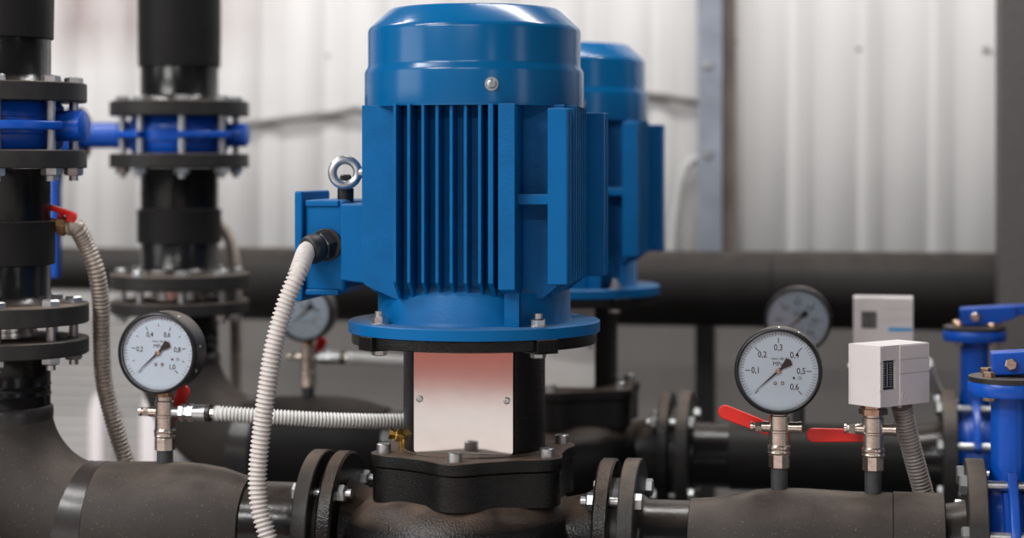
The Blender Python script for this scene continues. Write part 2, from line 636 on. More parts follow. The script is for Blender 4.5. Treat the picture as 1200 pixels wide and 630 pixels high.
def make_motor(Y, label):
    T = thing('electric_motor', label, 'motor', (0, Y, zz(-.2285)), 'blue pump motors')
    O = Vector((0, Y, ZC))
    up = (0, 0, 1)
    # fan cowl
    mb = MB()
    mb.lathe(O, up, [(.0815, .147), (.0815, .1525), (.086, .1532), (.128, .1532), (.132, .1525), (.137, .1492), (.141, .1485), (.186, .1485),
                     (.190, .1475), (.1935, .1445), (.216, .1205), (.2185, .1165), (.2185, .112), (.2165, .111)], 96, cap=True)
    cowl = mb.build('fan_cowl', M_COWL, T, angle=45)
    mb = MB()
    for r in (.025, .045, .065, .085, .105):
        mb.washer(O + Vector((0, 0, .2155)), up, r - .004, r + .004, 0, .003, 48)
    for k in range(8):
        a = k * PI / 4
        mb.box(O + Vector((math.cos(a) * .056, math.sin(a) * .056, .2165)), (.11, .006, .003), a)
    mb.build('grille', M_COWL, cowl)
    for a in (-70, 40, 140):
        a = math.radians(a)
        e = Vector((math.cos(a), math.sin(a), 0))
        mb = MB()
        p = O + e * .1528 + Vector((0, 0, .109))
        mb.lathe(p, e, [(0, .0092), (.0012, .0092), (.0014, .0062), (.005, .0062), (.0066, .0046), (.0066, .0028), (.0045, .0028)], 18)
        mb.build('screw', M_ZINC, cowl)
    # finned frame
    mb = MB()
    mb.lathe(O, up, [(-.178, .118), (.088, .118)], 64)
    prof_z = lambda y0, y1, z0, z1, ch: [(y0, z0 + .0), (y1, z0 + ch), (y1, z1), (y0, z1)]

    def fin(axis, sgn, pos, th, tip, z0=-.166, z1=.083, root=.055, ch=.012):
        # plate fin pointing along +-axis
        P = [(root, z0 - ch), (tip - .03, z0 - ch), (tip, z0 + ch), (tip, z1), (root, z1)]
        if axis == 'Y':
            M = Matrix(((0, 0, 1), (sgn, 0, 0), (0, 1, 0)))
            mb.prism(P, pos - th / 2, pos + th / 2, O, M)
        else:
            M = Matrix(((sgn, 0, 0), (0, 0, 1), (0, 1, 0)))
            mb.prism(P, pos - th / 2, pos + th / 2, O, M)
    for sg in (-1, 1):
        for k in range(7):
            fin('Y', sg, -.078 + .0192 * k, .0045, .1475)
        fin('Y', sg, .0735, .0225, .1495, ch=0.004)
        fin('Y', sg, .052, .007, .1475)
    for k in range(7):
        fin('X', 1, -.0585 + .0195 * k, .0045, .150)
    for s2 in (-1, 1):
        fin('X', 1, s2 * .082, .007, .140)
    # smooth pedestal that carries the terminal box
    mb.prism([(-.05, -.180), (-.086, -.180), (-.128, -.162), (-.1345, -.156), (-.1345, .083), (-.05, .083)], -.1045, .1045, O, Matrix(((1, 0, 0), (0, 0, 1), (0, 1, 0))))
    mb.build('motor_frame', M_BLUE_CAST, T, bevel=.0009)
    mb = MB()
    P = [(-.06, -.051), (-.17, -.051), (-.17, -.156), (-.136, -.160), (-.122, -.172), (-.06, -.172)]
    mb.prism(P, -.085, .085, O, Matrix(((1, 0, 0), (0, 0, 1), (0, 1, 0))))
    mb.build('terminal_box_pedestal', M_BLUE, T, bevel=.003)
    # feet pads on the two right-hand corners
    for s2 in (-1, 1):
        mb = MB()
        ya, yb = sorted((Y + s2 * .088, Y + s2 * .128))
        xo = .151 if s2 < 0 else .171
        xi = .1245 if s2 < 0 else .135
        mb.bx(xi, xo, ya, yb, zz(-.156), zz(.077))
        yr, yq = sorted((Y + s2 * .070, Y + s2 * .078))
        mb.bx(.09, xi + .004, yr, yq, zz(-.156), zz(.077))
        ya, yb = sorted((Y + s2 * .065, Y + s2 * .1275))
        mb.bx(.08, xi + .004, ya, yb, zz(-.0505), zz(-.0365))
        for q in (-.004, .006):
            mb.bx(xo - .001, xo + .0022, Y + s2 * .108 + q - .002, Y + s2 * .108 + q + .002, zz(-.156), zz(.077))
        mb.build('foot', M_BLUE, T, bevel=.0016)
    # end shield
    mb = MB()
    mb.lathe(O, up, [(-.2145, .138), (-.208, .1345), (-.174, .1345), (-.168, .131), (-.160, .118)], 96)
    for s2 in (-1, 1):
        mb.bx(.066, .086, Y + s2 * .112, Y + s2 * .126, zz(-.2145), zz(-.166))
    mb.build('end_shield', M_BLUE, T, angle=40)
    # mounting flange
    mb = MB()
    mb.lathe(O, up, [(-.2285, .1755), (-.2145, .1755), (-.213, .174)], 128)
    fl = mb.build('mounting_flange', M_BLUE, T, angle=40)
    for k in range(4):
        a = math.radians(45 + 90 * k)
        p = O + Vector((math.cos(a) * .154, math.sin(a) * .154, -.213))
        mb = bolt_on_plate(p)
        mb.build('bolt', M_ZINC, fl)
        mb = MB()
        hexbolt(mb, p + Vector((0, 0, -.0352)), (0, 0, -1), .0105, .007, .3)
        mb.build('nut', M_ZINC, fl)
    # terminal box
    mb = MB()
    mb.bx(-.229, -.169, Y - .062, Y + .062, zz(-.175), zz(-.046))
    tb = mb.build('terminal_box', M_BLUE, T, bevel=.008)
    mb = MB()
    for z0, z1 in ((-.0555, -.0465), (-.178, -.170)):
        mb.bx(-.226, -.178, Y - .0655, Y + .0655, zz(z0), zz(z1))
    mb.build('rim', M_BLUE, tb, bevel=.002)
    mb = MB()
    mb.bx(-.2405, -.2285, Y - .069, Y + .069, zz(-.1865), zz(-.034))
    lid = mb.build('lid', M_BLUE, tb, bevel=.003)
    for sy in (-1, 1):
        for z in (-.046, -.175):
            pass
    for z in (-.048, -.172):
        for sy in (-.056, .056):
            mb = MB().lathe((-.2405, Y + sy, zz(z)), (-1, 0, 0), [(0, .004), (.002, .004), (.003, .0025)], 12)
            mb.build('screw', M_ZINC, tb)
    # cable gland on the front face, tipped a little to the left
    g = Vector((-.196, Y - .062, zz(-.108)))
    gd = Vector((-.50, -.82, -.20)).normalized()
    mb = MB()
    mb.cyl(g + Vector((0, .004, 0)), g + Vector((0, -.006, 0)), .0225, seg=28)
    hexbolt(mb, g, gd, .0215, .016, .2)
    mb.lathe(g + gd * .014, gd, [(0, .0185), (.003, .0185), (.005, .0205), (.016, .0205), (.0215, .0175), (.0225, .0140), (.018, .013)], 28)
    mb.build('cable_gland', M_BLACKPL, tb, bevel=.0008)
    # lifting eye on a black plug
    e = at(405, 226, -.02) + Vector((0, Y, 0))
    mb = MB()
    mb.lathe(e, up, [(-.012, .0115), (.0065, .0115), (.007, .008), (.024, .008), (.026, .006)], 20)
    mb.build('plug', M_BLACKPL, T)
    c = at(404.5, 202, -.035) + Vector((0, Y, 0))
    ring = []
    f = Vector((CO, SI, 0))
    ea = Vector((math.cos(math.radians(22)), math.sin(math.radians(22)), 0))
    n = 40
    mb = MB()
    rings = []
    for k in range(n):
        a = 2 * PI * k / n
        rd = ea * math.cos(a) + Vector((0, 0, 1)) * math.sin(a)
        ctr = c + rd * .0178
        nn = ea.cross(Vector((0, 0, 1)))
        rings.append([mb.bm.verts.new(ctr + (rd * math.cos(b) + nn * math.sin(b)) * .0063) for b in [2 * PI * j / 14 for j in range(14)]])
    for k in range(n):
        A, B = rings[k], rings[(k + 1) % n]
        for j in range(14):
            j2 = (j + 1) % 14
            mb.face([A[j], A[j2], B[j2], B[j]])
    mb.lathe(c + ea * .018, ea, [(0, .0065), (.006, .0085), (.011, .0085), (.018, .0068), (.03, .0068)], 20)
    mb.build('lifting_eye', M_ZINC, T)
    return T


make_motor(0.0, 'large sharp blue finned motor with white conduit, in the foreground')
make_motor(0.8, 'blurred blue motor half hidden behind the large one')


# ------------------------------------------------------------------ pumps
def lobed(r_in, r_tip, n=6, a0=-90, wide=9, sh=20):
    P = []
    for k in range(n):
        a = a0 + 360 / n * k
        for da, r in ((-sh, r_in), (-wide - 4, r_in + (r_tip - r_in) * .42), (-wide, r_tip - .006), (-wide * .5, r_tip - .0012), (0, r_tip),
                      (wide * .5, r_tip - .0012), (wide, r_tip - .006), (wide + 4, r_in + (r_tip - r_in) * .42), (sh, r_in)):
            q = math.radians(a + da)
            P.append((r * math.cos(q), r * math.sin(q)))
    return P


def flange_disc(mb, o, ax, R, t0, t1, ch=.0015, rim=True):
    mb.lathe(o, ax, [(t0, R - ch), (t0 + ch, R), (t1 - ch, R), (t1, R - ch)], 72)


def make_pump(Y, label):
    T = thing('inline_pump', label, 'pump', (0, Y, 0), 'inline pumps')
    O = Vector((0, Y, ZC))
    up = (0, 0, 1)
    # lantern with its motor flange
    mb = MB()
    mb.washer(O, up, .075, .171, -.2445, -.2288, 96)
    for k in range(4):
        a = math.radians(45 + 90 * k)
        mb.box(O + Vector((math.cos(a) * .16, math.sin(a) * .16, -.2385)), (.034, .034, .019), a)
    for a0 in (-45, 135):
        mb.arcseg(O, up, .076, .099, math.radians(a0 + 90), math.radians(a0 + 180), -.394, -.2440, 24)
    lan = mb.build('lantern', M_PUMP, T, bevel=.0015, angle=40)
    # the seal guard closing the front window of the lantern
    gy = Y - .0745
    P = []
    for (cx_, cz_, a0) in ((.064, -.248, 0), (-.064, -.248, 90), (-.064, -.3855, 180), (.064, -.3855, 270)):
        for j in range(5):
            a = math.radians(a0 + 22.5 * j)
            P.append((cx_ + .005 * math.cos(a), cz_ + .005 * math.sin(a)))
    M = Matrix(((1, 0, 0), (0, 0, -1), (0, 1, 0)))
    mb = MB()
    mb.prism(P, 0, .0018, (0, gy, ZC), M)
    gp = mb.build('guard_plate', M_SS if Y < .4 else M_PLATE, T, bevel=.0005)
    for sx in (-1, 1):
        mb = MB()
        p = Vector((sx * .0605, gy - .0018, zz(-.3165)))
        mb.lathe(p, (0, -1, 0), [(0, .0048), (.0016, .0048), (.0028, .003), (.0028, .0015), (.0012, .0015)], 16)
        mb.build('screw', M_ZINC, gp)
    # shaft coupling inside
    mb = MB()
    mb.lathe(O, up, [(-.394, .03), (-.34, .03), (-.338, .045), (-.27, .045), (-.268, .022), (-.24, .022)], 32)
    mb.build('coupling', M_ZINC, T)
    # cover
    mb = MB()
    mb.prism(lobed(.1295, .1485), -.4105, -.393, O)
    mb.lathe(O, up, [(-.395, .104), (-.3905, .102)], 64)
    cov = mb.build('cover', M_PUMP, T, bevel=.0022)
    for k in range(6):
        a = math.radians(-90 + 60 * k)
        p = O + Vector((math.cos(a) * .131, math.sin(a) * .131, -.393))
        mb = MB()
        mb.lathe(p, up, [(-.002, .0098), (.0115, .0098), (.0125, .0088), (.0125, .0052), (.008, .0052)], 24)
        mb.build('cap_screw', M_ZINC, cov)
    # casing: collar, spiral volute, necks, flanges, foot
    mb = MB()
    mb.prism(lobed(.1265, .1455), -.458, -.412, O)
    n, mseg = 72, 28
    rings = []
    for k in range(n):
        ph = 2 * PI * k / n
        a_ = .070 + .017 * math.cos(ph - PI)
        rc = .098
        rings.append([])
        for j in range(mseg):
            th = 2 * PI * j / mseg
            r = rc + a_ * math.cos(th)
            rings[-1].append(mb.bm.verts.new(O + Vector((r * math.cos(ph), r * math.sin(ph), -.515 + .066 * math.sin(th)))))
    for k in range(n):
        A, B = rings[k], rings[(k + 1) % n]
        for j in range(mseg):
            j2 = (j + 1) % mseg
            mb.face([A[j], A[j2], B[j2], B[j]])
    for sx in (-1, 1):
        mb.lathe((0, Y, AX), (sx, 0, 0), [(.07, .052), (.12, .055), (.155, .062), (.178, .074)], 48)
    mb.lathe((0, Y, AX), up, [(-.16, .12), (-.15, .12), (-.13, .07), (.03, .07)], 48)
    mb.build('volute_casing', M_PUMP, T, angle=38)
    mb = MB()
    mb.lathe((0, Y, AX), up, [(-AX, .19), (-AX + .05, .19), (-AX + .06, .17), (-.16, .13)], 48)
    mb.build('pedestal', M_PUMP, T, angle=38)
    for sx in (-1, 1):
        mb = MB()
        flange_disc(mb, (0, Y, AX), (sx, 0, 0), .112, .1785, .2005, .003)
        fl = mb.build('flange', M_PUMP, T, angle=38)
    # brass vent plug at the left edge of the cover
    mb = MB()
    p = Vector((-.094, Y - .028, zz(-.376)))
    d = Vector((-.93, -.25, .22)).normalized()
    mb.cyl(p - Vector((0, 0, .018)), p + Vector((0, 0, .004)), .008, seg=16)
    hexbolt(mb, p, d, .0095, .012, .3)
    mb.lathe(p + d * .012, d, [(0, .0062), (.003, .0062), (.004, .0078), (.009, .0078), (.0095, .006)], 8)
    mb.build('vent_plug', M_BRASS, T)
    return T


make_pump(0.0, 'sharp black cast-iron pump body under the large foreground motor')
make_pump(0.8, 'blurred black pump body under the motor behind')


# ------------------------------------------------------------------ pipework
def flange_part(T, o, ax, R, t0, t1, mat_=None):
    mb = MB()
    flange_disc(mb, o, ax, R, t0, t1)
    return mb.build('flange', mat_ or M_FLANGE, T, angle=38)


def x_bolts(fl, Y, R, x_head, x_nut, n, a0, r_hex=.0125):
    for k in range(n):
        a = a0 + 2 * PI * k / n
        p = Vector((0, Y + R * math.cos(a), AX + R * math.sin(a)))
        bolt_through(p + Vector((x_head, 0, 0)), p + Vector((x_nut, 0, 0)), r_hex).build('bolt', M_ZINC, fl)


def z_bolts(fl, X, Y, R, z_head, z_nut, n=8, a0=PI / 8, r_hex=.0140):
    for k in range(n):
        a = a0 + 2 * PI * k / n
        p = Vector((X + R * math.cos(a), Y + R * math.sin(a), 0))
        bolt_through(p + Vector((0, 0, z_head)), p + Vector((0, 0, z_nut)), r_hex).build('bolt', M_ZINC, fl)


RX = -.709      # riser axis
RF = .1276      # riser flange radius


def make_line(Y, near):
    RX = -.709 if near else -.729
    RF = .1245 if near else .1295
    sfx = 'in the foreground line' if near else 'in the line behind'
    # ---- suction elbow: lower riser end, elbow, insulated run, pump flange
    T = thing('suction_pipe', 'dusty lagged elbow pipe entering foreground pump from the left' if near
              else 'dark blurred elbow pipe entering the pump behind', 'pipe', (RX, Y, AX - .08), 'suction elbow pipes')
    RE = .160
    mb = MB()
    cx_, cz_ = RX + RE, AX + RE
    pts, rads = [], []
    for k in range(25):
        a = PI + PI / 2 * k / 24
        pts.append(Vector((cx_ + RE * math.cos(a), Y, cz_ + RE * math.sin(a))))
        rads.append(.0735 + .0105 * (k / 24))
    mb.tube(pts, lambda i: rads[i], 48)
    mb.build('elbow', M_INS, T, angle=50)
    mb = MB()
    mb.lathe((RX, Y, 0), (0, 0, 1), [(cz_ - .022, .0752), (cz_ - .004, .0766), (cz_ + .004, .0755), (cz_ + .006, .0735)], 48)
    b2 = 4
    for i0, i1 in ((20, 22), (22, 24)):
        ring = pts[i0:i1 + 1]
        mb.tube(ring, lambda i, i0=i0: rads[i0 + i] + (.0022 if i0 == 20 else .0036), 48)
    mb.build('tape_band', M_TAPE, T, angle=60)
    x0 = cx_
    mb = MB()
    mb.lathe((0, Y, AX), (1, 0, 0), [(x0 - .012, .083), (x0 - .01, .0865), (-.50, .0885), (-.46, .0895), (-.43, .0895), (-.40, .0875), (-.37, .083), (-.345, .0755),
                                     (-.326, .0705), (-.325, .066)], 64)
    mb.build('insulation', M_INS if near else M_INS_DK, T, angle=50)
    mb = MB()
    mb.lathe((0, Y, AX), (1, 0, 0), [(-.40, .0655), (-.262, .0655), (-.234, .062)], 48)
    mb.build('bare_pipe', M_PIPE, T)
    mb = MB()
    rp = [(cz_ - .01, .0722), (cz_ + .02, .0722), (cz_ + .022, .0738), (cz_ + .026, .0722), (cz_ + .034, .0722), (cz_ + .036, .0735), (cz_ + .04, .0722),
          (zz(-.285), .0722), (zz(-.272), .079)]
    mb.lathe((RX, Y, 0), (0, 0, 1), rp, 48)
    mb.build('riser_end', M_PIPE, T, angle=50)
    flange_part(T, (RX, Y, ZC), (0, 0, 1), RF + (.003 if near else 0), -.2735, -.2505)
    fl = flange_part(T, (0, Y, AX), (1, 0, 0), .113, -.2345, -.2125)
    x_bolts(fl, Y, .09, -.2345, -.1785, 4, PI / 4)
    mb = MB()
    mb.washer((0, Y, AX), (1, 0, 0), .05, .085, -.2125, -.2005)
    mb.build('gasket', M_BLACKPL, T)
    st = Vector((-.455 if near else -.478, Y, 0))
    MB().cyl(st + Vector((0, 0, AX + .05)), st + Vector((0, 0, zz(-.400))), .0118, seg=20).build('stub', M_STUB, T)

    # ---- check valve: short bright sleeve between the lower flanges
    C = thing('check_valve', 'bright machined sleeve between the flanges of the ' + ('nearest riser' if near else 'riser behind'), 'valve',
              (RX, Y, zz(-.25)), 'sleeves between the lower riser flanges')
    mb = MB()
    mb.lathe((RX, Y, ZC), (0, 0, 1), [(-.250, .052), (-.2485, .0545), (-.241, .0545), (-.240, .052), (-.238, .052), (-.237, .0545), (-.2305, .0545), (-.2285, .052)], 48)
    mb.build('sleeve', M_CHROME, C, angle=25)

    # ---- middle spool
    S = thing('pipe_spool', 'black flanged pipe with rubber sleeve on the ' + ('nearest riser' if near else 'riser behind'), 'pipe',
              (RX, Y, zz(-.228)), 'middle spools of the risers')
    mb = MB()
    mb.lathe((RX, Y, ZC), (0, 0, 1), [(-.201, .088), (-.196, .079), (-.185, .0722), (-.012, .0722), (-.003, .080)], 48)
    mb.build('pipe', M_PIPE, S, angle=50)
    mb = MB()
    mb.lathe((RX, Y, ZC), (0, 0, 1), [(-.144, .073), (-.1425, .0785), (-.0805, .0785), (-.079, .073)], 48)
    mb.build('sleeve', M_INS_DK, S)
    fl = flange_part(S, (RX, Y, ZC), (0, 0, 1), RF + (.003 if near else 0), -.2285, -.2005)
    z_bolts(fl, RX, Y, .105, zz(-.2005), zz(-.2735))
    fl2 = flange_part(S, (RX, Y, ZC), (0, 0, 1), RF, -.0025, .024)

    # ---- butterfly valve on the riser, stem lying along the pipe run
    B = thing('butterfly_valve', 'blue butterfly valve with sideways stem on the ' + ('nearest riser at left edge' if near else 'riser behind'), 'valve',
              (RX, Y, zz(.024)), 'blue butterfly valves')
    butterfly(B, Vector((RX, Y, zz(.059))), Vector((0, 0, 1)), Vector((-1, 0, 0)), Vector((0, 0, -1)), .069, .016)

    # ---- upper riser
    U = thing('riser_pipe', 'black lagged pipe rising from the ' + ('blue valve at the left edge' if near else 'second blue valve, behind'), 'pipe',
              (RX, Y, zz(.094)), 'upper risers')
    mb = MB()
    mb.lathe((RX, Y, ZC), (0, 0, 1), [(.120, .085), (.126, .0795), (.134, .0728), (.22, .0728)], 48)
    mb.build('pipe', M_PIPE, U, angle=50)
    mb = MB()
    mb.lathe((RX, Y, ZC), (0, 0, 1), [(.186, .0725), (.187, .0765), (.25, .0775), (.6, .0775), (RZ1 - ZC, .0775)], 48)
    mb.build('insulation', M_INS_DK, U)
    fl = flange_part(U, (RX, Y, ZC), (0, 0, 1), RF, .094, .1215)
    z_bolts(fl, RX, Y, .105, zz(.1215), zz(-.0025))

    # ---- discharge pipe
    D = thing('discharge_pipe', 'dusty lagged pipe leaving foreground pump to the right' if near else 'dark blurred pipe leaving the pump behind', 'pipe',
              (.45, Y, AX - .08), 'discharge pipes')
    mb = MB()
    mb.lathe((0, Y, AX), (1, 0, 0), [(.235, .064), (.245, .0575), (.60, .0575), (.655, .066), (.67, .07)], 48)
    mb.build('bare_pipe', M_PIPE, D, angle=50)
    if near:
        prof = [(.302, .0575), (.303, .0605), (.33, .0625), (.36, .068), (.39, .0752), (.42, .0785), (.46, .0785), (.52, .0765), (.573, .0765)]
        p2 = [(.5738, .0765), (.5745, .078), (.60, .078), (.640, .0775), (.642, .07)]
    else:
        prof = [(.302, .0575), (.303, .0600), (.40, .0605), (.573, .0605)]
        p2 = [(.5738, .0605), (.5745, .0615), (.640, .0615), (.642, .058)]
    mb = MB()
    mb.lathe((0, Y, AX), (1, 0, 0), prof, 64)
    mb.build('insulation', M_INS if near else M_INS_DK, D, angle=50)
    mb = MB()
    mb.lathe((0, Y, AX), (1, 0, 0), p2, 64)
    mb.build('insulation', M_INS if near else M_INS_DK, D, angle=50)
    fl = flange_part(D, (0, Y, AX), (1, 0, 0), .113, .2125, .2345)
    x_bolts(fl, Y, .09, .2345, .1785, 4, PI / 4)
    mb = MB()
    mb.washer((0, Y, AX), (1, 0, 0), .05, .085, .2005, .2125)
    mb.build('gasket', M_BLACKPL, D)
    fl = flange_part(D, (0, Y, AX), (1, 0, 0), .125, .668, .6935)
    x_bolts(fl, Y, .105, .668, .7845, 8, PI / 8, .0138)
    for sx in ((.4224, .5477)):
        MB().cyl((sx, Y, AX + .045), (sx, Y, zz(-.406)), .0112, seg=20).build('stub', M_STUB, D)
    mb = MB()
    # ---- butterfly valve on the discharge, stem up
    V = thing('butterfly_valve', 'blue butterfly valve with upright stem at the right edge, ' + ('nearer of two' if near else 'behind the nearer one'), 'valve',
              (.726, Y, AX), 'blue butterfly valves')
    butterfly(V, Vector((.726, Y, AX)), Vector((1, 0, 0)), Vector((0, 0, 1)), Vector((.999, .0, .06)).normalized(), .062)
    # ---- pipe carrying on beyond the valve
    E = thing('header_branch', 'flanged black pipe beyond the blue valve at the right edge, ' + ('nearer line' if near else 'rear line'), 'pipe',
              (.9, Y, AX - .07), 'pipes beyond the right-hand valves')
    mb = MB()
    mb.lathe((0, Y, AX), (1, 0, 0), [(.78, .08), (.80, .0722), (1.45, .0722)], 48)
    mb.build('pipe', M_PIPE, E, angle=50)
    flange_part(E, (0, Y, AX), (1, 0, 0), .125, .7585, .7845)
    MB().bx(1.15, 1.19, Y - .03, Y + .03, 0, AX - .06).build('support', M_FLANGE, E)


def butterfly(T, c, ax, stem, lever_dir, th, sh=0.0):
    """wafer butterfly valve: body ring at c around ax, neck along stem, lever at the neck's end"""
    mb = MB()
    h = th / 2
    mb.lathe(c, ax, [(-h, .072), (-h, .086), (-h + .006, .091), (-.013, .093), (-.011, .097), (.011, .097), (.013, .093), (h - .006, .091), (h, .086), (h, .072)], 64, cap=True)
    mb.lathe(c, stem, [(.075, .034), (.100, .027), (.130, .0245), (.215 - sh, .0245)], 28)
    # boss opposite the neck
    mb.lathe(c, -stem, [(.08, .024), (.098, .0225), (.130, .0225), (.132, .020)], 28)
    body = mb.build('body', M_VALVE, T, angle=40)
    side = stem.cross(ax)
    u, v, w = basis(ax)
    a_st = math.atan2(stem.dot(v), stem.dot(u))
    for k in (0, 1, 2, 3):
        a = a_st + math.radians(45 + 90 * k)
        mb = MB()
        mb.arcseg(c, ax, .085, .121, a - math.radians(27), a + math.radians(27), -.0065, .0065, 12)
        mb.build('lug', M_VALVE, T, bevel=.003)
    mb = MB()
    mb.lathe(c + stem * -sh, stem, [(.212, .053), (.2155, .0545), (.2275, .0545), (.230, .053)], 48)
    tf = mb.build('top_flange', M_VALVE, T, angle=38)
    mb = MB()
    mb.lathe(c + stem * -sh, stem, [(.230, .0535), (.2365, .0535), (.2375, .05)], 48)
    mb.build('index_plate', M_BLACKPL, T)
    for k in range(4):
        a = math.radians(45 + 90 * k)
        e = ax * math.cos(a) + side * math.sin(a)
        mb = MB()
        hexbolt(mb, c + stem * (.2375 - sh) + e * .040, stem, .0085, .007, .2)
        mb.build('bolt', M_COPPER, tf)
        mb = MB()
        hexbolt(mb, c + stem * (.212 - sh) + e * .040, -stem, .0085, .006, .2)
        mb.build('nut', M_COPPER, tf)
    # lever
    ls = stem.cross(lever_dir).normalized()
    sd = lever_dir.cross(ls).normalized()
    if sd.dot(stem) < 0:
        sd = -sd
    M2 = Matrix((lever_dir, sd, ls)).transposed()
    mb = MB()
    hub = c + stem * (.2545 - sh)
    mb.prism([(-.024, -.0148), (.034, -.0148), (.07, -.004), (.07, .0165), (-.024, .0155)], -.02, .02, hub, M2)
    mb.prism([(.06, -.0035), (.10, .001), (.27, .001), (.27, .0165), (.06, .0165)], -.012, .012, hub, M2)
    lv = mb.build('lever', M_VALVE, T, bevel=.0025)
    for sgn in (-1, 1):
        mb = MB()
        p = hub + ls * (sgn * .02)
        hexbolt(mb, p, ls * sgn, .0085, .006, .3)
        mb.cyl(p, p + ls * (sgn * .009), .0045, seg=12)
        mb.build('bolt', M_NICKEL, lv)


make_line(0.0, True)
make_line(0.8, False)


# ------------------------------------------------------------------ gauge valves, gauges, switches
def make_tap(X, Y, label, handle_deg, hose_side=False, hl=.09, group='ball valves under the instruments'):
    T = thing('ball_valve', label, 'valve', (X, Y, zz(-.408)), group)
    O = Vector((X, Y, ZC))
    mb = MB()
    mb.lathe(O, (0, 0, 1), [(-.4085, .0135), (-.4075, .0148), (-.391, .0148), (-.3895, .0135)], 8, ph=.3)
    mb.lathe(O, (0, 0, 1), [(-.3915, .0125), (-.3895, .0145), (-.3875, .0158), (-.3855, .0152), (-.3835, .0152), (-.382, .016), (-.379, .0158), (-.377, .0145), (-.361, .0145), (-.360, .0155),
                            (-.3575, .0155), (-.3565, .0142), (-.338, .0142), (-.3365, .0128), (-.331, .0128)], 32)
    body = mb.build('body', M_NICKEL, T, angle=28)
    # side ports
    zp = -.3535
    mb = MB()
    o = O + Vector((0, 0, zp))
    mb.lathe(o, (-1, 0, 0), [(.01, .0075), (.022, .0075), (.0225, .0066), (.024, .0066)], 18)
    mb.lathe(o, (-1, 0, 0), [(.0235, .0074), (.032, .0074)], 6, ph=.2)
    mb.lathe(o, (-1, 0, 0), [(.0318, .0045), (.0345, .0045), (.035, .0066), (.0385, .0066), (.039, .005)], 18)
    mb.build('test_port', M_NICKEL, T)
    mb = MB()
    if hose_side:
        mb.lathe(o, (1, 0, 0), [(.01, .0075), (.024, .0075)], 18)
        mb.lathe(o, (1, 0, 0), [(.0235, .0130), (.030, .0130), (.0305, .0105), (.036, .0105), (.0365, .0135), (.044, .0135)], 6, ph=.2)
        mb.lathe(o, (1, 0, 0), [(.042, .0115), (.0625, .0125), (.0635, .0112)], 24)
        mb.build('hose_fitting', M_ZINC, T)
        MB().lathe(o, (1, 0, 0), [(.063, .0128), (.0685, .0128)], 24).build('seal_ring', M_BLACKPL, T)
        MB().lathe(o, (1, 0, 0), [(.068, .0080), (.0785, .0080)], 8).build('nipple', M_NICKEL, T)
    else:
        mb.lathe(o, (1, 0, 0), [(.01, .0075), (.026, .0075), (.0265, .0085), (.030, .0085), (.0305, .0062), (.0225, .005)], 18)
        mb.build('side_port', M_NICKEL, T)
    # stem behind and the red lever
    zs = O + Vector((0, 0, -.366))
    MB().cyl(zs + Vector((0, .01, 0)), zs + Vector((0, .032, 0)), .0062, seg=16).build('spindle', M_NICKEL, T)
    a = math.radians(handle_deg)
    d = Vector((math.cos(a), 0, math.sin(a)))
    n = Vector((-d.z, 0, d.x))
    M = Matrix((d, n, Vector((0, -1, 0)))).transposed()
    P = [(-.009, -.006), (.012, -.0088)]
    for k in range(9):
        q = -PI / 2 + PI * k / 8
        P.append((hl - .0098 + .0098 * math.cos(q), .0098 * math.sin(q)))
    P += [(.012, .0088), (-.009, .006)]
    mb = MB()
    mb.prism(P, -.003, .003, zs + Vector((0, .030, 0)), M)
    mb.build('handle', M_RED, T, bevel=.002)
    MB().lathe(zs + Vector((0, .032, 0)), (0, 1, 0), [(0, .0075), (.006, .0075)], 6).build('handle_nut', M_ZINC, T)
    return T


